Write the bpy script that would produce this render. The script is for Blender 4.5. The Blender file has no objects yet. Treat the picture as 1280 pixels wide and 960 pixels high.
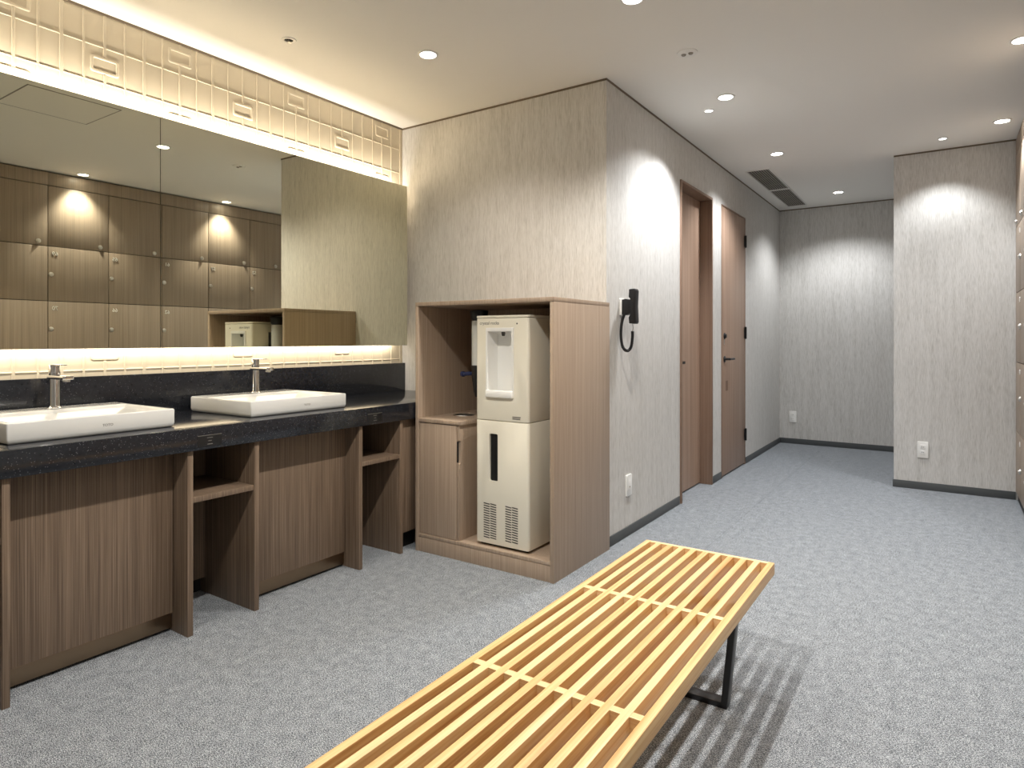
import bpy, bmesh, math, random
from mathutils import Vector, Matrix
random.seed(7)
C = bpy.context.scene.collection
ORG = {}                                   # object name -> world position of its origin

# ------------------------------------------------------------------ helpers
def lin(r, g, b):
    f = lambda c: (c / 255 / 12.92) if c / 255 <= .04045 else ((c / 255 + .055) / 1.055) ** 2.4
    return (f(r), f(g), f(b), 1)

def NB():
    return bmesh.new()

def merge(bm, t):
    me = bpy.data.meshes.new('tmp'); t.to_mesh(me); t.free()
    bm.from_mesh(me); bpy.data.meshes.remove(me)

def box(bm, x0, x1, y0, y1, z0, z1, b=0, seg=2):
    t = NB()
    bmesh.ops.create_cube(t, size=1)
    for v in t.verts:
        v.co = Vector(((x0 + x1) / 2 + v.co.x * (x1 - x0), (y0 + y1) / 2 + v.co.y * (y1 - y0), (z0 + z1) / 2 + v.co.z * (z1 - z0)))
    if b:
        bmesh.ops.bevel(t, geom=t.edges[:], offset=b, segments=seg, profile=.5, affect='EDGES')
    merge(bm, t)
    return bm

def vbox(bm, x0, x1, y0, y1, z0, z1, r, seg=5, axis='Z', b=0):
    """box whose four edges along one axis are rounded with radius r"""
    t = NB()
    bmesh.ops.create_cube(t, size=1)
    for v in t.verts:
        v.co = Vector(((x0 + x1) / 2 + v.co.x * (x1 - x0), (y0 + y1) / 2 + v.co.y * (y1 - y0), (z0 + z1) / 2 + v.co.z * (z1 - z0)))
    k = 'XYZ'.index(axis)
    es = [e for e in t.edges if abs(e.verts[0].co[k] - e.verts[1].co[k]) > 1e-6]
    bmesh.ops.bevel(t, geom=es, offset=r, segments=seg, profile=.5, affect='EDGES')
    if b:
        es = [e for e in t.edges if abs(e.verts[0].co[k] - e.verts[1].co[k]) < 1e-6]
        bmesh.ops.bevel(t, geom=es, offset=b, segments=2, profile=.5, affect='EDGES')
    merge(bm, t)
    return bm

def cyl(bm, p, r, h, axis='Z', n=32, r2=None, b=0):
    """cylinder / cone from point p along +axis"""
    t = NB()
    bmesh.ops.create_cone(t, cap_ends=True, segments=n, radius1=r, radius2=r if r2 is None else r2, depth=h)
    bmesh.ops.translate(t, verts=t.verts, vec=(0, 0, h / 2))
    if b:
        es = [e for e in t.edges if abs(e.verts[0].co.z - e.verts[1].co.z) < 1e-6]
        bmesh.ops.bevel(t, geom=es, offset=b, segments=2, profile=.5, affect='EDGES')
    M = {'Z': Matrix.Identity(4), 'X': Matrix.Rotation(math.pi / 2, 4, 'Y'), 'Y': Matrix.Rotation(-math.pi / 2, 4, 'X')}[axis]
    bmesh.ops.transform(t, matrix=Matrix.Translation(p) @ M, verts=t.verts)
    merge(bm, t)
    return bm

def lathe(bm, prof, p, n=40, axis='Z'):
    """surface of revolution of (radius, height) pairs"""
    t = NB(); rings = []
    for r, h in prof:
        rings.append([t.verts.new((max(r, 1e-5) * math.cos(2 * math.pi * i / n), max(r, 1e-5) * math.sin(2 * math.pi * i / n), h)) for i in range(n)])
    for a, b_ in zip(rings, rings[1:]):
        for i in range(n):
            t.faces.new((a[i], a[(i + 1) % n], b_[(i + 1) % n], b_[i]))
    bmesh.ops.remove_doubles(t, verts=t.verts, dist=2e-5)
    bmesh.ops.recalc_face_normals(t, faces=t.faces)
    M = {'Z': Matrix.Identity(4), 'X': Matrix.Rotation(math.pi / 2, 4, 'Y'), 'Y': Matrix.Rotation(-math.pi / 2, 4, 'X')}[axis]
    bmesh.ops.transform(t, matrix=Matrix.Translation(p) @ M, verts=t.verts)
    merge(bm, t)
    return bm

def tube(bm, pts, r, n=10):
    t = NB(); rings = []
    P = [Vector(p) for p in pts]; up = Vector((0, 0, 1))
    prev = None
    for i, p in enumerate(P):
        d = (P[min(i + 1, len(P) - 1)] - P[max(i - 1, 0)]).normalized()
        if prev is None:
            a = d.cross(Vector((0, 1, 0)))
            if a.length < .1: a = d.cross(Vector((1, 0, 0)))
        else:
            a = prev - d * prev.dot(d)
        a.normalize(); prev = a; b = d.cross(a)
        rings.append([t.verts.new(p + (a * math.cos(2 * math.pi * k / n) + b * math.sin(2 * math.pi * k / n)) * r) for k in range(n)])
    for A, B in zip(rings, rings[1:]):
        for k in range(n):
            t.faces.new((A[k], A[(k + 1) % n], B[(k + 1) % n], B[k]))
    t.faces.new(rings[0][::-1]); t.faces.new(rings[-1])
    bmesh.ops.recalc_face_normals(t, faces=t.faces)
    merge(bm, t)
    return bm

def smooth_path(pts, k=8):
    """Catmull-Rom"""
    P = [Vector(p) for p in pts]; P = [P[0] * 2 - P[1]] + P + [P[-1] * 2 - P[-2]]
    out = []
    for i in range(1, len(P) - 2):
        for s in range(k):
            u = s / k; a, b, c, d = P[i - 1], P[i], P[i + 1], P[i + 2]
            out.append(.5 * ((2 * b) + (c - a) * u + (2 * a - 5 * b + 4 * c - d) * u * u + (3 * b - a - 3 * c + d) * u ** 3))
    out.append(P[-2])
    return out

def prism(bm, pts, axis, a0, a1, b=0):
    """extrude a polygon; axis X: pts=(y,z); axis Y: pts=(x,z); axis Z: pts=(x,y)"""
    t = NB()
    f = {'X': lambda p, a: (a, p[0], p[1]), 'Y': lambda p, a: (p[0], a, p[1]), 'Z': lambda p, a: (p[0], p[1], a)}[axis]
    A = [t.verts.new(f(p, a0)) for p in pts]; B = [t.verts.new(f(p, a1)) for p in pts]
    n = len(pts)
    t.faces.new(A); t.faces.new(B[::-1])
    for i in range(n):
        t.faces.new((A[i], B[i], B[(i + 1) % n], A[(i + 1) % n]))
    bmesh.ops.recalc_face_normals(t, faces=t.faces)
    if b:
        bmesh.ops.bevel(t, geom=t.edges[:], offset=b, segments=2, profile=.5, affect='EDGES')
    merge(bm, t)
    return bm

def cut(bm, cutter):
    """bm minus cutter; both are consumed, a new bmesh comes back"""
    obs = []
    for q in (bm, cutter):
        me = bpy.data.meshes.new('tmp'); q.to_mesh(me); q.free()
        o = bpy.data.objects.new('tmp', me); C.objects.link(o); obs.append(o)
    m = obs[0].modifiers.new('b', 'BOOLEAN'); m.operation = 'DIFFERENCE'; m.solver = 'EXACT'; m.object = obs[1]
    dg = bpy.context.evaluated_depsgraph_get(); dg.update()
    ev = obs[0].evaluated_get(dg); me = ev.to_mesh()
    out = NB(); out.from_mesh(me); ev.to_mesh_clear()
    for o in obs:
        d = o.data; bpy.data.objects.remove(o); bpy.data.meshes.remove(d)
    return out

_txt = {}
def text(bm, s, size, M, depth=.0006):
    """letters as geometry, laid out by matrix M (text x, y -> world)"""
    key = (s, size, depth)
    if key not in _txt:
        cu = bpy.data.curves.new('tmp', 'FONT'); cu.body = s; cu.size = size; cu.extrude = depth; cu.align_x = 'CENTER'; cu.align_y = 'CENTER'
        cu.resolution_u = 3
        o = bpy.data.objects.new('tmp', cu); C.objects.link(o)
        dg = bpy.context.evaluated_depsgraph_get(); dg.update()
        ev = o.evaluated_get(dg); me = bpy.data.meshes.new_from_object(ev)
        bpy.data.objects.remove(o); bpy.data.curves.remove(cu)
        _txt[key] = me
    t = NB(); t.from_mesh(_txt[key])
    bmesh.ops.transform(t, matrix=M, verts=t.verts)
    merge(bm, t)
    return bm

def rows(a, b, c, p):                       # matrix with columns a, b, c and translation p
    return Matrix(((a[0], b[0], c[0], p[0]), (a[1], b[1], c[1], p[1]), (a[2], b[2], c[2], p[2]), (0, 0, 0, 1)))

def obj(name, bm, mat, parent=None, smooth=True):
    if parent is not None:
        bmesh.ops.translate(bm, verts=bm.verts, vec=-ORG[parent.name])
        org = ORG[parent.name]
    else:
        cs = [v.co for v in bm.verts]
        mn = Vector([min(c[i] for c in cs) for i in range(3)]); mx = Vector([max(c[i] for c in cs) for i in range(3)])
        org = Vector(((mn.x + mx.x) / 2, (mn.y + mx.y) / 2, mn.z))
        bmesh.ops.translate(bm, verts=bm.verts, vec=-org)
    me = bpy.data.meshes.new(name); bm.to_mesh(me); bm.free()
    if smooth:
        for p in me.polygons: p.use_smooth = True
        me.set_sharp_from_angle(angle=math.radians(35))
    me.materials.append(mat)
    o = bpy.data.objects.new(name, me); C.objects.link(o)
    if parent is not None: o.parent = parent
    else: o.location = org
    ORG[o.name] = org
    return o

def tag(o, label, cat, group=None):
    o['label'] = label; o['category'] = cat
    if group: o['group'] = group
    return o

def thing(name, loc, label, cat, group=None):
    o = bpy.data.objects.new(name, None); C.objects.link(o); o.location = loc; o.empty_display_size = .05
    ORG[o.name] = Vector(loc)
    return tag(o, label, cat, group)

def struct(name, bm, mat, parent=None):
    o = obj(name, bm, mat, parent)
    if parent is None: o['kind'] = 'structure'
    return o

def struct_root(name, loc):
    o = bpy.data.objects.new(name, None); C.objects.link(o); o.location = loc; o.empty_display_size = .05
    ORG[o.name] = Vector(loc); o['kind'] = 'structure'
    return o

# ------------------------------------------------------------------ materials
def base_mat(name):
    m = bpy.data.materials.new(name); m.use_nodes = True
    nt = m.node_tree
    return m, nt, nt.nodes['Principled BSDF']

def plain(name, col, rough=.5, metal=0, spec=.5, coat=0):
    m, nt, b = base_mat(name)
    b.inputs['Base Color'].default_value = col; b.inputs['Roughness'].default_value = rough
    b.inputs['Metallic'].default_value = metal; b.inputs['Specular IOR Level'].default_value = spec
    b.inputs['Coat Weight'].default_value = coat
    return m

def coords(nt, sc):
    g = nt.nodes.new('ShaderNodeNewGeometry'); mp = nt.nodes.new('ShaderNodeMapping')
    mp.inputs['Scale'].default_value = sc
    nt.links.new(g.outputs['Position'], mp.inputs['Vector'])
    return mp.outputs['Vector']

def noise(nt, sc, detail=3, rough=.5, scale=1):
    n = nt.nodes.new('ShaderNodeTexNoise'); n.inputs['Scale'].default_value = scale
    n.inputs['Detail'].default_value = detail; n.inputs['Roughness'].default_value = rough
    nt.links.new(coords(nt, sc), n.inputs['Vector'])
    return n.outputs['Fac']

def ramp(nt, fac, stops):
    r = nt.nodes.new('ShaderNodeValToRGB'); e = r.color_ramp.elements
    while len(e) < len(stops): e.new(.5)
    for q, (p, c) in zip(e, stops): q.position = p; q.color = c
    nt.links.new(fac, r.inputs['Fac'])
    return r.outputs['Color']

def math_(nt, op, a, b):
    n = nt.nodes.new('ShaderNodeMath'); n.operation = op
    for i, v in enumerate((a, b)):
        if isinstance(v, (int, float)): n.inputs[i].default_value = v
        else: nt.links.new(v, n.inputs[i])
    return n.outputs[0]

def bump(nt, b, h, strength, dist):
    n = nt.nodes.new('ShaderNodeBump'); n.inputs['Strength'].default_value = strength; n.inputs['Distance'].default_value = dist
    nt.links.new(h, n.inputs['Height']); nt.links.new(n.outputs['Normal'], b.inputs['Normal'])

def wood(name, dark, mid, light, along='Z', fine=260, coarse=28, rough=.45, run=1.3, lo=.3, hi=.7, mix=.6):
    m, nt, b = base_mat(name)
    def s(k):
        v = [k, k, k]; v['XYZ'.index(along)] = run * (k / fine) ** .5
        return v
    f = math_(nt, 'ADD', math_(nt, 'MULTIPLY', noise(nt, s(fine), 3, .6), mix), math_(nt, 'MULTIPLY', noise(nt, s(coarse), 4, .6), 1 - mix))
    c = ramp(nt, f, [(lo, dark), (.5, mid), (hi, light)])
    nt.links.new(c, b.inputs['Base Color'])
    b.inputs['Roughness'].default_value = rough
    bump(nt, b, f, .12, .002)
    return m

def wallpaper():
    m, nt, b = base_mat('wallpaper')
    f1 = noise(nt, (270, 270, 17), 3, .6); f2 = noise(nt, (430, 430, 24), 2, .6); f3 = noise(nt, (36, 36, 2), 3, .5)
    f = math_(nt, 'ADD', math_(nt, 'ADD', math_(nt, 'MULTIPLY', f1, .5), math_(nt, 'MULTIPLY', f2, .3)), math_(nt, 'MULTIPLY', f3, .2))
    c = ramp(nt, f, [(.34, lin(180, 177, 172)), (.48, lin(206, 204, 200)), (.62, lin(222, 220, 217))])
    nt.links.new(c, b.inputs['Base Color'])
    b.inputs['Roughness'].default_value = .75; b.inputs['Specular IOR Level'].default_value = .3
    bump(nt, b, f, .25, .003)
    return m

def carpet():
    m, nt, b = base_mat('carpet')
    a = noise(nt, (150, 380, 1), 2, .6); c2 = noise(nt, (360, 270, 1), 2, .6)
    g = noise(nt, (520, 520, 1), 1, .5); l = noise(nt, (25, 25, 1), 3, .6)
    f = math_(nt, 'ADD', math_(nt, 'ADD', math_(nt, 'MULTIPLY', a, .3), math_(nt, 'MULTIPLY', c2, .30)),
              math_(nt, 'ADD', math_(nt, 'MULTIPLY', g, .3), math_(nt, 'MULTIPLY', l, .07)))
    c = ramp(nt, f, [(.405, lin(46, 49, 54)), (.485, lin(123, 128, 134)), (.565, lin(208, 213, 218))])
    # joints between the carpet widths
    gm = nt.nodes.new('ShaderNodeNewGeometry'); sp = nt.nodes.new('ShaderNodeSeparateXYZ')
    nt.links.new(gm.outputs['Position'], sp.inputs[0])
    js = []
    for k, off in ((0, 10.203),):
        q = math_(nt, 'FRACT', math_(nt, 'MULTIPLY', math_(nt, 'ADD', sp.outputs[k], off), 1 / 1.82), 0)
        q = math_(nt, 'ABSOLUTE', math_(nt, 'SUBTRACT', q, .5), 0)
        js.append(math_(nt, 'GREATER_THAN', q, .4989))
    j = js[0]
    mx = nt.nodes.new('ShaderNodeMix'); mx.data_type = 'RGBA'
    nt.links.new(math_(nt, 'MULTIPLY', j, .35), mx.inputs['Factor'])
    nt.links.new(c, mx.inputs['A']); mx.inputs['B'].default_value = lin(70, 74, 80)
    nt.links.new(mx.outputs['Result'], b.inputs['Base Color'])
    b.inputs['Roughness'].default_value = .95; b.inputs['Specular IOR Level'].default_value = .1
    bump(nt, b, f, .6, .004)
    return m

def quartz():
    m, nt, b = base_mat('black_quartz')
    v = nt.nodes.new('ShaderNodeTexVoronoi'); v.inputs['Scale'].default_value = 150
    nt.links.new(coords(nt, (1, 1, 1)), v.inputs['Vector'])
    sp = nt.nodes.new('ShaderNodeSeparateColor'); nt.links.new(v.outputs['Color'], sp.inputs[0])
    near = math_(nt, 'LESS_THAN', v.outputs['Distance'], .2)
    some = math_(nt, 'GREATER_THAN', sp.outputs[0], .72)
    fleck = math_(nt, 'MULTIPLY', near, some)
    base = ramp(nt, noise(nt, (60, 60, 60), 4, .7), [(.3, lin(27, 29, 34)), (.7, lin(36, 38, 44))])
    mx = nt.nodes.new('ShaderNodeMix'); mx.data_type = 'RGBA'
    nt.links.new(math_(nt, 'MULTIPLY', fleck, .35), mx.inputs['Factor'])
    nt.links.new(base, mx.inputs['A']); mx.inputs['B'].default_value = lin(150, 152, 158)
    nt.links.new(mx.outputs['Result'], b.inputs['Base Color'])
    b.inputs['Roughness'].default_value = .16
    return m

def emit(name, col, s):
    m, nt, b = base_mat(name)
    b.inputs['Base Color'].default_value = (.8, .8, .8, 1)
    b.inputs['Emission Color'].default_value = col; b.inputs['Emission Strength'].default_value = s
    return m

M_wall = wallpaper(); M_carpet = carpet(); M_quartz = quartz()
M_ceil = plain('ceiling_paint', lin(238, 236, 231), .8, 0, .2)
M_tile = plain('embossed_wall_panel', lin(205, 194, 172), .55, 0, .3)
M_oak = wood('vanity_laminate', lin(84, 68, 55), lin(118, 99, 82), lin(147, 127, 108), fine=560, coarse=60, lo=.37, hi=.63, run=2, mix=.8)
M_cab = wood('cabinet_laminate', lin(150, 130, 112), lin(173, 153, 134), lin(189, 170, 151), fine=520, coarse=60, lo=.34, hi=.66, run=2, mix=.75)
M_door = wood('door_laminate', lin(142, 116, 98), lin(165, 138, 119), lin(181, 155, 136), fine=260, coarse=30, lo=.34, hi=.66)
M_frame = wood('door_frame_wood', lin(116, 91, 75), lin(138, 112, 94), lin(152, 127, 109), fine=260, coarse=30)
M_lock = wood('locker_laminate', lin(128, 113, 99), lin(150, 134, 118), lin(167, 151, 135), fine=260, coarse=30, lo=.32, hi=.68)
M_bench = [wood('bench_wood', lin(204, 150, 92), lin(229, 187, 128), lin(240, 207, 155), along='Y', fine=150, coarse=30, rough=.4, run=2.0, lo=.32, hi=.66),
           wood('bench_wood_pale', lin(215, 169, 113), lin(236, 200, 147), lin(245, 217, 172), along='Y', fine=150, coarse=30, rough=.4, run=2.0, lo=.32, hi=.66),
           wood('bench_wood_warm', lin(198, 141, 82), lin(224, 177, 118), lin(237, 200, 148), along='Y', fine=130, coarse=22, rough=.4, run=2.4, lo=.34, hi=.64)]
M_bar = wood('bench_bar_wood', lin(224, 178, 122), lin(242, 208, 158), lin(249, 224, 182), along='X', fine=150, coarse=30, rough=.4)
M_black = plain('black_steel', lin(26, 26, 28), .35, 0, .5)
M_blackp = plain('black_plastic', lin(22, 22, 24), .4)
M_base = plain('grey_vinyl_skirting', lin(84, 87, 88), .5, 0, .3)
M_dark = plain('dark_recess', lin(18, 16, 15), .8)
M_plinth = plain('black_plinth', lin(24, 24, 25), .6)
M_white = plain('white_plastic', lin(242, 242, 239), .35)
M_whitem = plain('white_metal_trim', lin(232, 231, 227), .4)
M_ceramic = plain('white_ceramic', lin(216, 216, 213), .08, 0, .5, .3)
M_chrome = plain('chrome', (.82, .82, .83, 1), .06, 1)
M_steel = plain('brushed_steel', (.62, .6, .57, 1), .3, 1)
M_plate = plain('white_metal_digit', (.9, .89, .86, 1), .35, .3)
M_bronze = plain('dark_bronze_metal', lin(150, 130, 108), .3, 1)
M_cream = plain('cream_enamel', lin(241, 236, 220), .3)
M_blue = plain('dark_blue_plastic', lin(30, 42, 82), .3)
M_smoke = plain('pale_translucent_plastic', lin(214, 216, 212), .25)
M_ink = plain('dark_ink', lin(74, 68, 62), .6)
M_grey = plain('grey_print', lin(120, 116, 110), .6)
M_trim = plain('brown_shadow_gap', lin(112, 99, 82), .7)
M_vent = plain('grey_vent_metal', lin(150, 144, 134), .5)
M_sticker = plain('brown_sticker', lin(126, 100, 82), .6)
M_mirror = plain('mirror_silver', (.80, .795, .645, 1), .0, 1)
M_medge = plain('mirror_edge', lin(62, 60, 50), .3, .5)
M_lens = emit('lamp_lens', (1, .97, .9, 1), 14)
M_lenss = emit('small_lamp_lens', (1, .98, .94, 1), 5)

# ------------------------------------------------------------------ the room
XL, XI, XR = -3.083, -1.555, .88           # mirror wall, corridor wall, wall behind the lockers
YM, YC, YF, YN = 3.235, 5.86, 7.65, -1.6   # partition wall, return wall, far wall, wall behind the camera
H = 2.585
XLK = .404                                 # locker fronts
XM = -2.973                                # mirror face

struct('floor', box(NB(), XL - .15, 1.75, YN - .15, YF + .15, -.12, 0), M_carpet)
struct('ceiling', box(NB(), XL - .15, 1.75, YN - .15, YF + .15, H, H + .12), M_ceil)

# mirror wall: one panel with the raised line pattern pressed into it
w = box(NB(), XL - .12, XL, YN, YM, 0, H)
def ridge(y0, y1, z0, z1, h=.003):
    t = NB()
    b0 = .003
    lo = [t.verts.new((XL - .001, y, z)) for y, z in ((y0, z0), (y1, z0), (y1, z1), (y0, z1))]
    hi = [t.verts.new((XL + h, y, z)) for y, z in ((y0 + b0, z0 + b0), (y1 - b0, z0 + b0), (y1 - b0, z1 - b0), (y0 + b0, z1 - b0))]
    t.faces.new(hi)
    for i in range(4): t.faces.new((lo[i], lo[(i + 1) % 4], hi[(i + 1) % 4], hi[i]))
    bmesh.ops.recalc_face_normals(t, faces=t.faces)
    merge(w, t)
def ring(yc, zc, hy=.061, hz=.039, wd=.017, hgt=.0035):
    t = NB()
    def loop(ay, az, r, x):
        out = []
        for sy, sz, a0 in ((1, 1, 0), (-1, 1, 90), (-1, -1, 180), (1, -1, 270)):
            for k in range(4):
                a = math.radians(a0 + 30 * k)
                out.append(t.verts.new((x, yc + sy * (ay - r) + r * math.cos(a), zc + sz * (az - r) + r * math.sin(a))))
        return out
    L = [loop(hy, hz, .012, XL - .001), loop(hy - .005, hz - .005, .010, XL + hgt), loop(hy - wd + .004, hz - wd + .004, .006, XL + hgt), loop(hy - wd, hz - wd, .004, XL - .001)]
    for A, B in zip(L, L[1:]):
        for i in range(16): t.faces.new((A[i], A[(i + 1) % 16], B[(i + 1) % 16], B[i]))
    bmesh.ops.recalc_face_normals(t, faces=t.faces)
    merge(w, t)
P = .6742; PZ = .1575
zrows = [2.512 - PZ * k for k in range(0, 12)]        # even k: squares under the 'upper' columns
zl = [2.4335 - PZ * k for k in range(0, 12)]
def visible(z): return z > 2.05 or z < 1.22
y_first = 1.0235 - P * 2
for z in zl:
    if visible(z) and z > .97: ridge(-.5, YM - .014, z - .0045, z + .0045, .0028)
n = 0
y = y_first
while y < YM - .02:
    k8 = n % 8
    wd = .0075 if n % 2 == 0 else .006
    if n % 8 == 2 or n % 8 == 6: wd = .009
    spans = [(2.09, H - .002), (.985, 1.2)]
    sq = [z for i, z in enumerate(zrows) if (k8 == 0 and i % 2 == 0) or (k8 == 4 and i % 2 == 1)]
    for z0, z1 in spans:
        cuts = sorted([(z - .037, z + .037) for z in sq if z0 - .05 < z < z1 + .05])
        a = z0
        for c0, c1 in cuts:
            if c0 > a + .004: ridge(y - wd, y + wd, a, c0)
            a = max(a, c1)
        if z1 > a + .004: ridge(y - wd, y + wd, a, z1)
    for z in sq:
        if visible(z) and .96 < z - .04 and y > -.4: ring(y, z)
    n += 1; y = y_first + n * P / 8
ridge(YM - .012, YM, .985, H - .002)
struct('wall_left', w, M_tile)

struct('wall_middle', box(NB(), XL - .12, XI - .15, YM, YM + .15, 0, H), M_wall)
# corridor wall with two door openings
D1 = (4.41, 5.14, 2.27); D2 = (5.405, 6.155, 2.27)
w = NB()
for y0, y1, z0, z1 in ((YM, D1[0], 0, H), (D1[0], D1[1], D1[2], H), (D1[1], D2[0], 0, H), (D2[0], D2[1], D2[2], H), (D2[1], YF, 0, H)):
    box(w, XI - .15, XI, y0, y1, z0, z1)
bmesh.ops.remove_doubles(w, verts=w.verts, dist=1e-5)
struct('wall_inner', w, M_wall)
struct('wall_far', box(NB(), XI - .15, 1.75, YF, YF + .12, 0, H), M_wall)
w = box(NB(), -.35, 1.75, YC, YC + .12, 0, H)
struct('wall_return', w, M_wall)
struct('wall_alcove', box(NB(), 1.6, 1.75, YC + .12, YF, 0, H), M_wall)
struct('wall_right', box(NB(), XR, XR + .12, YN, YC, 0, H), M_wall)
struct('wall_behind', box(NB(), XL, XR, YN - .12, YN, 0, H), M_wall)

# skirting
bh, bt = .058, .007
w = box(NB(), XI, XI + bt, YM + .0, D1[0] - .02, 0, bh, .002)
box(w, XI, XI + bt, D1[1] + .02, D2[0] - .012, 0, bh, .002); box(w, XI, XI + bt, D2[1] + .012, YF - bt, 0, bh, .002)
struct('baseboard_inner', w, M_base)
struct('baseboard_far', box(NB(), XI, 1.6, YF - bt, YF, 0, bh, .002), M_base)
struct('baseboard_return', box(NB(), -.35 - bt, XLK, YC - bt, YC, 0, bh, .002), M_base)
struct('baseboard_behind', box(NB(), XL, XR, YN, YN + bt, 0, bh, .002), M_base)
# brown shadow-gap trim under the ceiling
th, tt = .011, .003
w = box(NB(), XL, XI, YM - tt, YM, H - th, H)
struct('trim_1', w, M_trim)
struct('trim_2', box(NB(), XI, XI + tt, YM - tt, YF, H - th, H), M_trim)
struct('trim_3', box(NB(), XI + tt, 1.6, YF - tt, YF, H - th, H), M_trim)
struct('trim_4', box(NB(), -.35, XR, YC - tt, YC, H - th, H), M_trim)
struct('trim_5', box(NB(), XL, XL + .006, YN, YM - tt, H - th, H), M_trim)

# ------------------------------------------------------------------ doors
d = struct_root('door_1', (XI, (D1[0] + D1[1]) / 2, 0))
fr = NB()
y0, y1, zt = D1
for a, b in ((y0, y0 + .02), (y1 - .02, y1)):
    box(fr, XI - .15, XI + .012, a, b, 0, zt, .0015)
box(fr, XI - .15, XI + .012, y0 + .02, y1 - .02, zt - .02, zt, .0015)
obj('door_frame', fr, M_frame, d)
lf = cut(box(NB(), XI - .125, XI - .085, y0 + .02, y1 - .02, .012, zt - .022), vbox(NB(), XI - .097, XI - .05, 4.70, 4.775, .965, .985, .004, 3, 'X'))
lf = obj('door_leaf', lf, M_door, d)
obj('finger_pull', vbox(NB(), XI - .1, XI - .0865, 4.701, 4.774, .966, .984, .004, 3, 'X'), M_blackp, lf)

d = struct_root('door_2', (XI, (D2[0] + D2[1]) / 2, 0))
y0, y1, zt = D2
fr = NB()
for a, b in ((y0, y0 + .012), (y1 - .012, y1)):
    box(fr, XI - .15, XI + .006, a, b, 0, zt, .0015)
box(fr, XI - .15, XI + .006, y0 + .012, y1 - .012, zt - .012, zt, .0015)
obj('door_frame', fr, M_frame, d)
lf = obj('door_leaf', box(NB(), XI - .038, XI + .003, y0 + .014, y1 - .016, .014, zt - .015, .0015), M_door, d)
for z in (2.05, 1.21, .275):
    hb = NB(); cyl(hb, (XI + .012, y1 - .012, z - .055), .009, .11, n=16); box(hb, XI + .0025, XI + .006, y1 - .042, y1 - .014, z - .05, z + .05)
    obj('hinge', hb, M_black, d)
lh = NB(); cyl(lh, (XI + .003, y0 + .075, .985), .026, .009, 'X', 28, b=.002); cyl(lh, (XI + .01, y0 + .075, .985), .01, .045, 'X', 16)
vbox(lh, XI + .045, XI + .06, y0 + .065, y0 + .2, .976, .994, .006, 4, 'Y')
obj('lever_handle', lh, M_black, lf)
lk = NB(); cyl(lk, (XI + .003, y0 + .08, 1.178), .026, .008, 'X', 28, b=.002); cyl(lk, (XI + .01, y0 + .08, 1.178), .016, .012, 'X', 20)
obj('lock_cylinder', lk, M_black, lf)
obj('key_slot_plate', vbox(NB(), XI + .003, XI + .006, y0 + .067, y0 + .079, 1.105, 1.15, .003, 3, 'X'), M_steel, lf)
obj('notice_sticker', box(NB(), XI + .003, XI + .0036, y0 + .12, y0 + .185, .715, .80), M_sticker, lf)

# ------------------------------------------------------------------ vanity
CT, CB, XF = .806, .718, -2.415            # counter top, underside, front
ct = thing('worktop', ((XL + XF) / 2, 1.85, CB), 'long black speckled stone counter carrying the two white basins below the mirror', 'worktop')
obj('slab', box(NB(), XL + .001, XF, .47, YM - .001, CB, CT, .002), M_quartz, ct)
obj('backsplash', box(NB(), XL + .008, XL + .03, .47, YM - .001, CT, .991, .002), M_quartz, ct)
for yc in (1.449, 2.336):
    op = obj('outlet_cover', box(NB(), XF - .001, XF + .0015, yc - .05, yc + .05, CB + .012, CB + .055, .001), M_blackp, ct)
    e = NB(); box(e, XF + .001, XF + .002, yc - .05, yc + .05, CB + .0545, CB + .056)
    obj('cover_edge', e, M_grey, op)
    e = NB()
    for dz, ww in ((.044, .012), (.032, .007), (.019, .011)):
        box(e, XF + .001, XF + .0022, yc - ww, yc + ww, CB + dz, CB + dz + .0022)
    obj('socket_mark', e, M_grey, op)

DV = [(.49, .512), (.777, .799), (1.367, 1.39), (1.658, 1.68), (2.245, 2.266), (2.535, 2.556)]
XDV = -2.43; XP = -2.53
def shelf_unit(a, b, label, filler=False):
    u = thing('shelf_unit', (-2.7, (a[0] + b[1]) / 2, 0), label, 'shelf unit', 'open shelf units of the vanity')
    for y0, y1 in (a, b):
        obj('side_panel', box(NB(), XL + .02, XDV, y0, y1, 0, CB, .001), M_oak, u)
    obj('shelf', box(NB(), -2.80, XDV - .006, a[1], b[0], .512, .534, .001), M_oak, u)
    obj('back_panel', box(NB(), -2.82, -2.80, a[1], b[0], .07, CB, 0), M_oak, u)
    obj('back_plinth', box(NB(), -2.86, -2.84, a[1], b[0], 0, .07, 0), M_plinth, u)
    if filler:
        obj('filler_panel', box(NB(), -2.468, -2.45, b[1], 2.70, .1, CB, .001), M_oak, u)
        obj('filler_plinth', box(NB(), -2.52, -2.505, b[1], 2.72, 0, .1, 0), M_plinth, u)
    return u
shelf_unit(DV[0], DV[1], 'open brown shelf unit under the counter, cut by the left edge')
shelf_unit(DV[2], DV[3], 'open brown shelf unit under the counter between the two basin cabinets')
shelf_unit(DV[4], DV[5], 'open brown shelf unit under the counter end, next to the dispenser cabinet', True)
def sink_cab(y0, y1, label):
    u = thing('sink_cabinet', (-2.7, (y0 + y1) / 2, 0), label, 'cabinet', 'closed cabinets below the basins')
    obj('front_panel', box(NB(), XP - .018, XP, y0 + .003, y1 - .003, .075, CB - .003, .001), M_oak, u)
    obj('carcass', box(NB(), XL + .03, XP - .02, y0 + .001, y1 - .001, .085, CB - .01, 0), M_dark, u)
    t = NB()
    box(t, XP - .024, XP - .012, y0 + .001, y1 - .001, .012, .0745, .001)
    obj('kick_plate', t, M_bronze, u)
    obj('plinth', box(NB(), XL + .05, XP - .04, y0 + .001, y1 - .001, 0, .084, 0), M_plinth, u)
    return u
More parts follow.
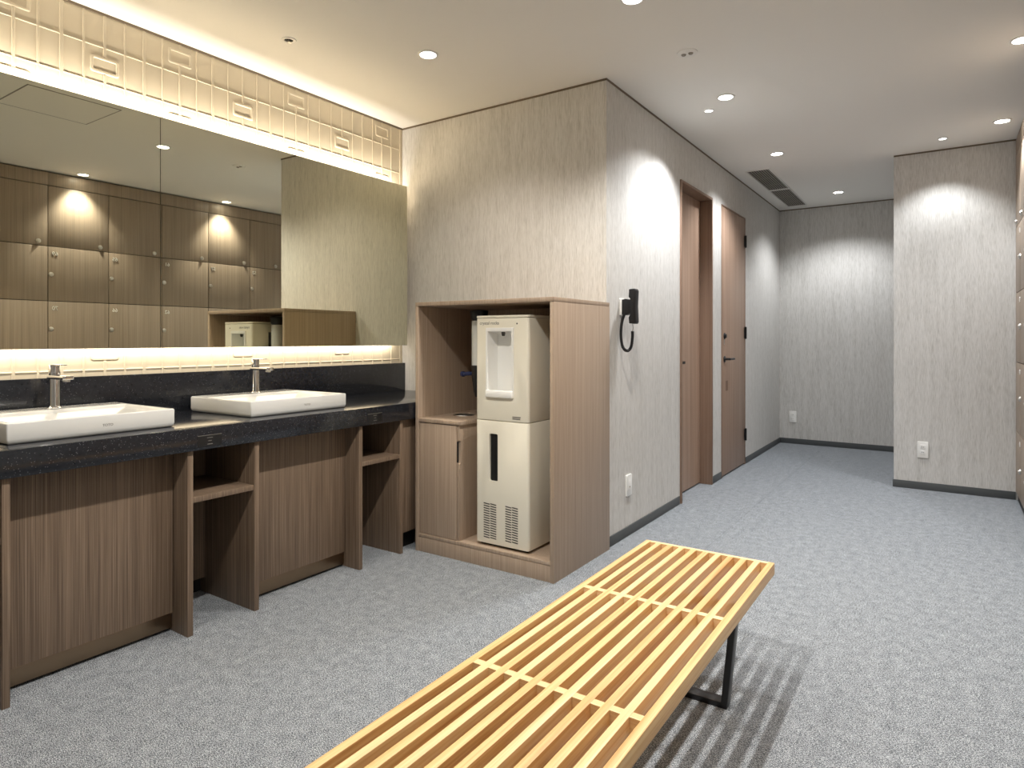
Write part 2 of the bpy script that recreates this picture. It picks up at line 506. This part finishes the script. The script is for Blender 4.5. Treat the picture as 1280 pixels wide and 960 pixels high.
sink_cab(DV[1][1], DV[2][0], 'closed brown wood-grain cabinet below the near basin, at the left edge')
sink_cab(DV[3][1], DV[4][0], 'closed brown wood-grain cabinet below the far basin')

def basin(yc, hy, label):
    x0, x1 = -3.005, -2.525
    u = thing('wash_basin', ((x0 + x1) / 2, yc, CT), label, 'basin', 'rectangular wash basins on the counter')
    t = NB(); zt = .878
    def loop(ax0, ax1, ay, z): return [t.verts.new(p) for p in ((ax0, yc - ay, z), (ax1, yc - ay, z), (ax1, yc + ay, z), (ax0, yc + ay, z))]
    L = [loop(x0 + .006, x1 - .006, hy - .006, CT + .0005), loop(x0, x1, hy, CT + .012), loop(x0, x1, hy, zt),
         loop(-2.885, x1 - .016, hy - .016, zt - .001), loop(-2.875, x1 - .026, hy - .026, zt - .014), loop(-2.80, x1 - .10, hy - .11, zt - .044)]
    for A, B in zip(L, L[1:]):
        for i in range(4): t.faces.new((A[i], A[(i + 1) % 4], B[(i + 1) % 4], B[i]))
    t.faces.new(L[0][::-1]); t.faces.new(L[-1])
    bmesh.ops.recalc_face_normals(t, faces=t.faces)
    bmesh.ops.bevel(t, geom=t.edges[:], offset=.005, segments=3, profile=.5, affect='EDGES')
    obj('bowl', t, M_ceramic, u)
    t = NB(); lathe(t, [(0, .004), (.016, .004), (.021, .002), (.022, 0)], (-2.7, yc, zt - .0442), 28)
    obj('drain', t, M_chrome, u)
    t = NB(); text(t, 'TOTO', .0125, rows((0, 1, 0), (0, 0, 1), (1, 0, 0), (x1 + .0002, yc + .03, CT + .034)), .0003)
    obj('maker_mark', t, M_grey, u)
    return u
basin(1.095, .275, 'white rectangular basin on the black counter, cut by the left edge')
basin(1.975, .27, 'white rectangular basin on the black counter, the whole one nearer the dispenser cabinet')

def faucet(yc, label):
    x = -2.922; z = .8785
    u = thing('faucet', (x, yc, z), label, 'faucet', 'chrome mixer taps')
    t = NB(); lathe(t, [(0, 0), (.026, 0), (.026, .003), (.0215, .006), (.0195, .012), (.0195, .118), (0, .118)], (x, yc, z), 36)
    obj('column', t, M_chrome, u)
    t = NB(); vbox(t, x - .022, x + .128, yc - .021, yc + .021, z + .116, z + .131, .009, 5, 'Z', .002)
    obj('spout', t, M_chrome, u)
    t = NB(); cyl(t, (x + .106, yc, z + .108), .0125, .009, n=24, b=.001)
    obj('aerator', t, M_steel, u)
    t = NB(); lathe(t, [(0, 0), (.019, 0), (.0195, .002), (.0205, .036), (.019, .04), (0, .04)], (x, yc, z + .131), 36)
    obj('lever_base', t, M_chrome, u)
    t = NB(); vbox(t, x - .02, x + .092, yc - .011, yc + .011, z + .170, z + .1745, .008, 5, 'Z', .0012)
    obj('lever', t, M_chrome, u)
faucet(1.106, 'chrome single-lever tap standing on the basin at the left edge')
faucet(1.998, 'chrome single-lever tap standing on the basin nearer the dispenser cabinet')

# ------------------------------------------------------------------ mirror
def mirror(y0, y1, label):
    u = thing('wall_mirror', ((XL + XM) / 2, (y0 + y1) / 2, 1.111), label, 'mirror', 'wall mirror panels')
    g = NB(); box(g, XM - .004, XM, y0 + .001, y1 - .001, 1.1125, 2.163, 0)
    obj('mirror_glass', g, M_mirror, u, False)
    t = NB(); box(t, XM - .022, XM - .004, y0 + .0005, y1 - .0005, 1.111, 2.1645, 0)
    obj('backing_frame', t, M_medge, u)
    for a in (y0 + .25, y1 - .25 - .05):
        obj('wall_bracket', box(NB(), XL, XM - .022, a, a + .05, 1.5, 1.8), M_steel, u)
mirror(-.05, 1.546, 'large wall mirror panel above the basin at the left edge')
mirror(1.5465, 3.168, 'large wall mirror panel next to the dispenser cabinet, right of the seam')

# ------------------------------------------------------------------ dispenser cabinet
X0, X1, Y0, Y1, ZT = -2.408, -1.535, 2.63, YM, 1.351
u = thing('dispenser_cabinet', ((X0 + X1) / 2, (Y0 + Y1) / 2, 0), 'brown wooden open-front cabinet housing the cream water dispenser, against the wall', 'cabinet')
obj('left_panel', box(NB(), X0, X0 + .02, Y0, Y1 - .001, 0, 1.329, .001), M_cab, u)
obj('right_panel', box(NB(), X1 - .022, X1, Y0, Y1 - .001, 0, 1.329, .001), M_cab, u)
obj('top_panel', box(NB(), X0, X1, Y0 - .001, Y1 - .001, 1.33, ZT, .001), M_cab, u)
obj('back_panel', box(NB(), X0 + .02, X1 - .022, Y1 - .02, Y1 - .002, .1, 1.329), M_cab, u)
obj('plinth', box(NB(), X0 + .0205, X1 - .0225, Y0 + .004, Y0 + .022, 0, .078, .001), M_cab, u)
obj('base_shelf', box(NB(), X0 + .0205, X1 - .0225, Y0 + .002, Y1 - .021, .08, .098, .001), M_cab, u)
bd = NB(); box(bd, X0 + .0205, -2.098, Y0 + .002, Y1 - .021, .702, .722, .002)
c = NB(); cyl(c, (-2.27, 2.88, .65), .052, .1, n=40)
bt_ = obj('bin_top', cut(bd, c), M_cab, u)
t = NB(); lathe(t, [(.05, -.022), (.05, .001), (.052, .003), (.060, .003), (.062, 0)], (-2.27, 2.88, .7222), 40)
obj('hole_ring', t, M_steel, bt_)
obj('bin_side', cut(box(NB(), -2.126, -2.11, Y0 + .012, Y1 - .021, .0985, .7015, .001),
                    vbox(NB(), -2.135, -2.10, Y0 - .02, Y0 + .022, .5, .62, .006, 3, 'X')), M_cab, u)
dr = obj('bin_door', box(NB(), X0 + .024, -2.128, Y0 + .006, Y0 + .024, .101, .697, .0012), M_cab, u)
obj('pull_notch', vbox(NB(), -2.1278, -2.1235, Y0 + .01, Y0 + .0215, .505, .615, .004, 3, 'X'), M_dark, dr)

# water dispenser
DX0, DX1, DY0, DY1 = -2.018, -1.694, 2.66, 3.10
u = thing('water_dispenser', ((DX0 + DX1) / 2, (DY0 + DY1) / 2, .098), 'tall cream water dispenser with white tap niche inside the brown cabinet', 'water dispenser')
up = vbox(NB(), DX0, DX1, DY0, DY1, .741, 1.2565, .016, 6, 'Z', .002)
up = cut(up, box(NB(), -1.946, -1.786, DY0 - .05, DY0 + .115, .862, 1.204))
uo = obj('upper_housing', up, M_cream, u)
lo = vbox(NB(), DX0, DX1, DY0, DY1, .112, .738, .016, 6, 'Z', .003)
lo = cut(lo, vbox(NB(), -1.932, -1.880, DY0 - .05, DY0 + .028, .432, .672, .008, 4, 'Y'))
loo = obj('lower_housing', lo, M_cream, u)
obj('lid', vbox(NB(), DX0 - .001, DX1 + .001, DY0 - .001, DY1, 1.2585, 1.271, .016, 6, 'Z', .003), M_cream, u)
hd = NB()
vbox(hd, -1.9315, -1.8805, DY0 + .012, DY0 + .0275, .4325, .6715, .008, 4, 'Y')
obj('handle_recess', hd, M_blackp, loo)
# niche liner: frame, tapering pocket
t = NB()
def rl(x0, x1, z0, z1, y): return [t.verts.new(p) for p in ((x0, y, z0), (x1, y, z0), (x1, y, z1), (x0, y, z1))]
L = [rl(-1.9505, -1.7815, .86, 1.2085, DY0 + .001), rl(-1.9505, -1.7815, .86, 1.2085, DY0 - .008), rl(-1.938, -1.794, .865, 1.19, DY0 - .008), rl(-1.933, -1.799, .875, 1.182, DY0 + .075)]
for A, B in zip(L, L[1:]):
    for i in range(4): t.faces.new((A[i], A[(i + 1) % 4], B[(i + 1) % 4], B[i]))
t.faces.new(L[-1])
bmesh.ops.recalc_face_normals(t, faces=t.faces)
bmesh.ops.bevel(t, geom=[e for e in t.edges if len(e.link_faces) == 2], offset=.003, segments=2, profile=.5, affect='EDGES')
no = obj('tap_niche', t, M_white, u)
t = NB(); lathe(t, [(0, 0), (.007, 0), (.010, .012), (.010, .022)], (-1.862, DY0 + .025, 1.167), 20)
obj('spout_nozzle', t, M_ink, no)
t = NB(); vbox(t, -1.949, -1.783, DY0 - .017, DY0 + .004, .858, .893, .010, 5, 'Z', .003)
box(t, -1.937, -1.795, DY0 + .004, DY0 + .068, .866, .886, .001)
tr = obj('drip_tray', t, M_white, u)
obj('tray_grate', box(NB(), -1.93, -1.80, DY0 + .006, DY0 + .064, .886, .888, .0008), M_vent, tr)
for xa, xb in ((-1.967, -1.889), (-1.833, -1.758)):
    g = NB(); xm_ = (xa + xb) / 2
    for k in range(15):
        z = .318 - k * .0122
        for q0, q1 in ((xa, xm_ - .002), (xm_ + .002, xb)):
            prism(g, [(q0, z), (q1, z - .003), (q1, z - .0085), (q0, z - .0055)], 'Y', DY0 - .0006, DY0 + .0035)
    obj('vent_grille', g, M_ink, loo)
t = NB(); text(t, 'crystal rocks', .0235, rows((1, 0, 0), (0, 0, 1), (0, -1, 0), (-1.932, DY0 - .0004, 1.232)), .0003)
obj('printed_name', t, M_grey, uo)
t = NB(); cyl(t, (-1.763, DY0 - .001, 1.228), .004, .003, 'Y', 16); obj('indicator_light', t, M_ink, uo)
t = NB()
for k, (a, b_) in enumerate(((-1.79, -1.742), (-1.79, -1.744))):
    z = .764 - k * .0085
    box(t, a, b_, DY0 - .0008, DY0 + .001, z - .0028, z + .0028)
obj('maker_sticker', t, M_grey, uo)
f = NB()
for x in (DX0 + .05, DX1 - .05):
    for y in (DY0 + .05, DY1 - .05): cyl(f, (x, y, .0985), .018, .016, n=16)
box(f, DX0 + .02, DX1 - .02, DY0 + .02, DY1 - .02, .1, .1125)
obj('foot', f, M_dark, u)
obj('rear_cover', box(NB(), DX0 + .02, DX1 - .02, DY1 - .004, DY1 + .012, .16, 1.2, .002), M_dark, u)

# paper cup dispenser beside it
cx, cy = -2.102, 2.80
u = thing('cup_dispenser', (cx, cy, .84), 'pale tube paper cup dispenser with black cap, left of the cream water dispenser', 'cup dispenser')
t = NB(); lathe(t, [(.034, 0), (.04, 0), (.04, .24), (.034, .24), (.034, 0)], (cx, cy, 1.01), 36); obj('cup_tube', t, M_smoke, u)
t = NB(); lathe(t, [(0, 0), (.034, 0), (.042, .012), (.05, .05), (.048, .056), (.03, .06), (0, .06)], (cx, cy, 1.248), 36); obj('tube_cap', t, M_blackp, u)
t = NB(); lathe(t, [(.022, 0), (.03, .03), (.04, .11), (.041, .17), (.034, .172), (.026, .03), (.022, 0)], (cx, cy, .84), 36); obj('cup_holder', t, M_blackp, u)
t = NB(); tube(t, [(cx - .035, cy - .005, .965), (cx - .07, cy - .01, .963), (cx - .095, cy - .015, .960)], .011, 12); cyl(t, (cx - .108, cy - .015, .960), .015, .018, 'X', 16, b=.002)
obj('release_lever', t, M_blue, u)
t = NB(); box(t, cx + .02, DX0 - .0005, cy - .012, cy + .012, 1.03, 1.2, .001); obj('mount_bracket', t, M_blackp, u)

# ------------------------------------------------------------------ bench
BX0, BX1, BY0, BY1, BZ = -.985, -.507, .70, 2.413, .36
u = thing('slatted_bench', ((BX0 + BX1) / 2, (BY0 + BY1) / 2, 0), 'long honey-coloured slatted wooden bench on black trapezoid legs in the foreground', 'bench')
SW, SH = .0208, .04
gap = (BX1 - BX0 - 11 * SW) / 10
order = [0, 1, 0, 1, 0, 0, 1, 2, 0, 1, 0]
for i in range(11):
    a = BX0 + i * (SW + gap)
    obj('slat', box(NB(), a, a + SW, BY0 + (0 if i in (0, 10) else .0185), BY1 - (0 if i in (0, 10) else .0185), BZ - SH, BZ, .0012), M_bench[order[i]], u)
for yb in (BY0 + .009, 1.27, 1.85, BY1 - .009):
    hw = .009 if (yb < 1 or yb > 2.2) else .0105
    sg = NB()
    for i in range(10):
        a = BX0 + i * (SW + gap) + SW
        box(sg, a - .0006 if hw == .0105 or i in (0, ) else a - SW * .5, a + gap + (.0006 if hw == .0105 or i == 9 else SW * .5), yb - hw, yb + hw, BZ - SH + .002, BZ - .0006)
    obj('cross_bar', sg, M_bar, u)
for yl in (1.05, 2.035):
    lg = NB(); xb0, xb1, xt0, xt1 = -.923, -.569, -.955, -.537
    yA, yB = yl, yl + .042
    zt = BZ - SH
    outer = [(xb0, 0), (xb1, 0), (xt1, zt), (xt0, zt)]
    tk = .02
    def q(x, z): return (x, z)
    s = (xt1 - xb1) / zt
    inner = [(xb0 + tk - s * .018, .018), (xb1 - tk + s * .018, .018), (xt1 - tk - s * .012, zt - .012), (xt0 + tk + s * .012, zt - .012)]
    t = NB()
    A = [[t.verts.new((x, yy, z)) for x, z in o] for yy in (yA, yB) for o in (outer, inner)]
    for i in range(4):
        j = (i + 1) % 4
        t.faces.new((A[0][i], A[0][j], A[1][j], A[1][i])); t.faces.new((A[2][i], A[3][i], A[3][j], A[2][j]))
        t.faces.new((A[0][i], A[2][i], A[2][j], A[0][j])); t.faces.new((A[1][i], A[1][j], A[3][j], A[3][i]))
    bmesh.ops.recalc_face_normals(t, faces=t.faces)
    bmesh.ops.bevel(t, geom=t.edges[:], offset=.0015, segments=2, profile=.5, affect='EDGES')
    merge(lg, t)
    obj('leg', lg, M_black, u)

# ------------------------------------------------------------------ wall phone and outlets
u = thing('wall_phone', (XI, 3.415, 1.08), 'black handset phone with looped cord on the pale corridor wall', 'phone')
obj('wall_plate', vbox(NB(), XI, XI + .014, 3.404, 3.45, 1.287, 1.383, .004, 3, 'X', .001), M_white, u)
t = NB(); prism(t, [(XI + .0135, 1.29), (XI + .04, 1.287), (XI + .066, 1.30), (XI + .066, 1.375), (XI + .035, 1.381), (XI + .0135, 1.376)], 'Y', 3.406, 3.446, .003)
obj('cradle', t, M_blackp, u)
t = NB()
hx = XI + .062
prism(t, [(hx, 1.24), (hx + .034, 1.237), (hx + .040, 1.25), (hx + .036, 1.34), (hx + .040, 1.424), (hx + .034, 1.436), (hx, 1.434), (hx - .003, 1.39), (hx + .006, 1.38), (hx + .006, 1.29), (hx - .003, 1.275)], 'Y', 3.396, 3.446, .003)
obj('handset', t, M_blackp, u)
pts = smooth_path([(XI + .03, 3.405, 1.292), (XI + .022, 3.392, 1.25), (XI + .018, 3.385, 1.18), (XI + .026, 3.39, 1.11), (XI + .046, 3.405, 1.085), (XI + .066, 3.415, 1.105), (XI + .075, 3.415, 1.16), (XI + .076, 3.413, 1.195)], 10)
t = NB(); tube(t, pts, .0075, 12)
# coils of the cord
coil = []
Np = len(pts) - 1
for i in range(Np * 6 + 1):
    f_ = i / 6; a = int(min(f_, Np - 1)); r_ = f_ - a
    p = Vector(pts[a]).lerp(Vector(pts[min(a + 1, Np)]), r_)
    d_ = (Vector(pts[min(a + 1, Np)]) - Vector(pts[a])).normalized()
    e1 = d_.cross(Vector((0, 1, 0)))
    e1 = e1.normalized() if e1.length > .01 else Vector((1, 0, 0)); e2 = d_.cross(e1)
    an = i * 2 * math.pi / 7
    coil.append(p + (e1 * math.cos(an) + e2 * math.sin(an)) * .0075)
tube(t, coil, .002, 6)
obj('cord', t, M_blackp, u)
t = NB(); tube(t, smooth_path([(XI + .076, 3.413, 1.193), (XI + .08, 3.412, 1.215), (XI + .078, 3.41, 1.24)], 5), .002, 8)
obj('cord_tail', t, M_grey, u)

def outlet(face, p, label, sockets=True):
    u = thing('wall_outlet', p, label, 'outlet', 'white wall plates')
    x, y, z = p
    def put(name, a0, a1, z0, z1, d0, d1, mat, par, r=.0):
        b = NB()
        if face == 'X': vbox(b, x + d0, x + d1, y + a0, y + a1, z + z0, z + z1, r or .0005, 3, 'X', .0008)
        else: vbox(b, x + a0, x + a1, y - d1, y - d0, z + z0, z + z1, r or .0005, 3, 'Y', .0008)
        return obj(name, b, mat, par)
    pl = put('cover_plate', -.036, .036, -.061, .061, 0, .011, M_white, u, .004)
    if sockets:
        for zc in (-.02, .022):
            s = put('socket', -.017, .017, zc - .017, zc + .017, .0105, .0125, M_white, u, .003)
            for a in (-.006, .006):
                put('slot', a - .0012, a + .0012, zc - .004, zc + .006, .0124, .0128, M_ink, s)
    else:
        s = put('socket', -.017, .017, -.03, .03, .0105, .0125, M_white, u, .003)
        put('slot', -.005, .005, -.012, -.007, .0124, .0128, M_ink, s)
outlet('X', (XI, 3.522, .297), 'white wall plate low on the corridor wall, between cabinet and nearest door', False)
outlet('Y', (-1.418, YF, .298), 'small white outlet low on the far end wall of the corridor')
outlet('Y', (-.158, YC, .306), 'white double outlet low on the projecting wall beside the lockers')

# ------------------------------------------------------------------ lockers
ZR = [.062, .504, .990, 1.478, 1.945, 2.462]
DIG = {}
def locker(y0, y1, num, label):
    u = thing('locker_column', (XLK, (y0 + y1) / 2, 0), label, 'locker', 'locker columns along the right wall')
    g = .003
    b = NB(); box(b, XLK + .021, XR - .002, y0 + .001, y1 - .001, .062, H - .004)
    obj('carcass', b, M_dark, u)
    obj('plinth', box(NB(), XLK + .012, XR - .002, y0 + .0005, y1 - .0005, 0, .0615), M_plinth, u)
    obj('crown_panel', box(NB(), XLK, XLK + .02, y0 + .0003, y1 - .0003, ZR[5] + g, H - .012, .0008), M_lock, u)
    for r in range(5):
        top = (r == 4)
        d = obj('locker_door', box(NB(), XLK, XLK + .02, y0 + g, y1 - g, ZR[r] + g, ZR[r + 1] - g, .0008), M_lock, u)
        if top: ly, lz = y1 - .072, ZR[r] + .035
        else: ly, lz = y0 + .022, ZR[r + 1] - .24
        t = NB(); lathe(t, [(0, .014), (.008, .014), (.0085, .011), (.017, .009), (.0195, .005), (.0195, 0)], (0, 0, 0), 24)
        bmesh.ops.transform(t, matrix=Matrix.Translation((XLK, ly, lz)) @ Matrix.Rotation(-math.pi / 2, 4, 'Y'), verts=t.verts)
        obj('cam_lock', t, M_steel, d)
        if not top:
            t = NB(); text(t, str(num + 3 - r), .048, rows((0, -1, 0), (0, 0, 1), (-1, 0, 0), (XLK - .0022, y0 + .052, ZR[r + 1] - .062)), .002)
            obj('door_number', t, M_plate, d)
ys = [1.395, 1.875, 2.355, 2.836, 3.316, 3.796, 4.276, 4.672, 5.068, 5.464, YC - .008]
words = ['tenth', 'ninth', 'eighth', 'seventh', 'sixth', 'fifth', 'fourth', 'third', 'second', 'first']
for i in range(10):
    lab = ('brown five-door locker column at the far end, touching the projecting grey wall' if i == 9 else
           'brown five-door locker column, %s from the projecting far wall%s' % (words[i], ', seen in the mirror' if 1 <= i <= 5 else ''))
    locker(ys[i], ys[i + 1], 77 - 4 * i, lab)

# ------------------------------------------------------------------ ceiling fittings
lights = []
def spot(x, y, power, col, ang=130, blend=.6, rad=.035):
    l = bpy.data.lights.new('downlight_beam', 'SPOT'); l.energy = power; l.color = col
    l.spot_size = math.radians(ang); l.spot_blend = blend; l.shadow_soft_size = rad
    o = bpy.data.objects.new('downlight_beam', l); C.objects.link(o); o.location = (x, y, H - .018)
    return o
def downlight(x, y, r, label, lens, group='round ceiling downlights'):
    u = thing('downlight', (x, y, H - .006), label, 'ceiling light', group)
    t = NB(); lathe(t, [(r * .86, -.001), (r * .88, -.005), (r, -.0055), (r * 1.12, -.003), (r * 1.13, 0)], (x, y, H), 40)
    obj('trim_ring', t, M_whitem, u)
    t = NB(); lathe(t, [(0, -.003), (r * .6, -.0025), (r * .87, -.001)], (x, y, H), 40)
    obj('lens', t, lens, u)
NEU = (.97, .985, 1); SOFT = (1, .955, .885); WRM = (1, .92, .81)
downlight(-2.17, 2.463, .046, 'bright round downlight above the counter, nearest the embossed wall', M_lens); spot(-2.17, 2.463, 17, WRM)
downlight(-1.10, 2.54, .046, 'bright round downlight cut by the top edge, before the dispenser cabinet', M_lens); spot(-1.10, 2.54, 46, SOFT)
downlight(-1.09, 3.88, .046, 'bright round downlight beside the small dim one, above the corridor mouth', M_lens); spot(-1.09, 3.88, 34, NEU)
downlight(-1.095, 5.285, .046, 'bright round downlight just before the ceiling grille', M_lens); spot(-1.095, 5.285, 36, NEU)
downlight(-.883, 6.997, .046, 'bright round downlight farthest away, right of the ceiling grille', M_lens); spot(-.883, 6.997, 34, NEU)
downlight(.297, 5.32, .046, 'bright round downlight close to the lockers, near the projecting wall', M_lens); spot(.297, 5.32, 22, NEU, 92, .8)
downlight(.297, 3.93, .046, 'bright round downlight close to the lockers, cut by the right edge', M_lens); spot(.297, 3.93, 38, (1, .97, .91), 92, .8)
downlight(.297, 2.58, .046, 'round downlight over the lockers, left one in the mirror', M_lens); spot(.297, 2.58, 38, (1, .97, .91), 92, .8)
for x, y, p, c, w_ in ((-1.10, 1.15, 74, SOFT, 'out of view above the near end of the bench'), (-2.17, 1.1, 17, WRM, 'out of view above the basin at the left edge'),
                      (.297, .9, 20, SOFT, 'out of view beside the nearest lockers'), (-1.1, -.4, 14, SOFT, 'out of view behind the near end of the bench')):
    downlight(x, y, .046, 'round ceiling downlight ' + w_, M_lens); spot(x, y, p, c)
downlight(-1.242, 4.05, .027, 'small dim downlight beside the corridor wall, washing it', M_lenss, 'small wall-washer lights'); spot(-1.242, 4.05, 24, (.98, .99, 1), 108, .6, .02)
downlight(-.03, 5.548, .027, 'small dim downlight before the projecting wall, washing it', M_lenss, 'small wall-washer lights'); spot(-.03, 5.548, 16, (.95, .98, 1), 108, .6, .02)

def strip(z, rot, power, y0=.0, y1=3.12):
    l = bpy.data.lights.new('mirror_strip', 'AREA'); l.shape = 'RECTANGLE'; l.size = .018; l.size_y = y1 - y0
    l.energy = power; l.color = (1, .90, .75)
    o = bpy.data.objects.new('mirror_strip', l); C.objects.link(o); o.location = (-3.035, (y0 + y1) / 2, z)
    o.rotation_euler = rot
    return o
strip(2.12, (math.pi, math.radians(-68), 0), 19)
strip(1.15, (0, math.radians(55), 0), 5.5)

t0 = thing('ceiling_sensor', (-1.082, 3.175, H - .012), 'round white ceiling sensor with two small sensing eyes, mid-ceiling', 'sensor')
t = NB(); lathe(t, [(0, -.006), (.042, -.006), (.05, -.003), (.052, 0)], (-1.082, 3.175, H), 40); obj('sensor_plate', t, M_whitem, t0)
for dx in (-.018, .018):
    t = NB(); lathe(t, [(0, -.013), (.009, -.012), (.013, -.006)], (-1.082 + dx, 3.175, H), 20); obj('sensing_eye', t, M_vent, t0)
t0 = thing('sprinkler_head', (-2.619, 1.972, H - .02), 'small sprinkler head with dark recess in the ceiling above the far mirror panel', 'sprinkler')
t = NB(); lathe(t, [(.02, -.001), (.022, -.004), (.034, -.004), (.036, 0)], (-2.619, 1.972, H), 32); obj('escutcheon', t, M_whitem, t0)
t = NB(); lathe(t, [(0, -.0015), (.021, -.001)], (-2.619, 1.972, H), 32); obj('recess', t, M_dark, t0)
t = NB(); cyl(t, (-2.619, 1.972, H - .014), .004, .014, n=12); cyl(t, (-2.619, 1.972, H - .015), .012, .0025, n=20); obj('deflector', t, M_steel, t0)

# access hatch, seen in the mirror
u = thing('access_hatch', (-1.42, 1.74, H - .004), 'square access hatch in the ceiling, seen at the top left of the mirror', 'hatch')
t = NB(); x0, x1, y0, y1 = -1.66, -1.18, 1.49, 1.99
for a in ((x0, x1, y0, y0 + .006), (x0, x1, y1 - .006, y1), (x0, x0 + .006, y0 + .006, y1 - .006), (x1 - .006, x1, y0 + .006, y1 - .006)):
    box(t, a[0], a[1], a[2], a[3], H - .003, H - .0002)
obj('hatch_frame', t, M_vent, u)
obj('hatch_panel', box(NB(), x0 + .0065, x1 - .0065, y0 + .0065, y1 - .0065, H - .0025, H - .0003), M_ceil, u)

# air-conditioning grilles in the corridor ceiling
def grille(y0, y1, label):
    x0, x1 = -1.425, -1.25
    u = thing('air_grille', ((x0 + x1) / 2, (y0 + y1) / 2, H - .008), label, 'air grille', 'linear ceiling air grilles')
    t = NB()
    for a in ((x0 - .012, x1 + .012, y0 - .012, y0), (x0 - .012, x1 + .012, y1, y1 + .012), (x0 - .012, x0, y0, y1), (x1, x1 + .012, y0, y1)):
        box(t, a[0], a[1], a[2], a[3], H - .006, H, .001)
    obj('frame', t, M_whitem, u)
    obj('duct_recess', box(NB(), x0, x1, y0, y1, H - .0012, H - .0002), M_dark, u)
    for i in range(9):
        xc = x0 + (i + .5) * (x1 - x0) / 9
        obj('blade', box(NB(), xc - .0045, xc + .0045, y0, y1, H - .006, H - .0014), M_vent, u)
    for k in (.37, .72):
        yc = y0 + (y1 - y0) * k
        obj('blade_spacer', box(NB(), x0, x1, yc - .004, yc + .004, H - .0066, H - .0058), M_vent, u)
grille(5.71, 6.53, 'linear air grille in the corridor ceiling, the nearer of the pair')
grille(6.58, 7.43, 'linear air grille in the corridor ceiling, the one next to the far wall')

# ------------------------------------------------------------------ camera, world, view
cam = bpy.data.cameras.new('camera'); co = bpy.data.objects.new('camera', cam); C.objects.link(co)
cam.sensor_width = 36; cam.lens = 36 * 808.1 / 1280; cam.shift_y = -55.8 / 1280; cam.clip_start = .05
co.location = (0, 0, 1.15); co.rotation_euler = (math.pi / 2, 0, .59308)
S = bpy.context.scene
S.camera = co
wd = bpy.data.worlds.new('world'); S.world = wd; wd.use_nodes = True
wd.node_tree.nodes['Background'].inputs[0].default_value = (.9, .93, 1, 1); wd.node_tree.nodes['Background'].inputs[1].default_value = .3
S.view_settings.view_transform = 'Standard'; S.view_settings.look = 'None'; S.view_settings.gamma = 1
S.view_settings.use_curve_mapping = False; S.view_settings.exposure = .93
S.cycles.max_bounces = 10; S.cycles.diffuse_bounces = 6; S.cycles.glossy_bounces = 5
S.cycles.sample_clamp_indirect = 6; S.cycles.use_denoising = True
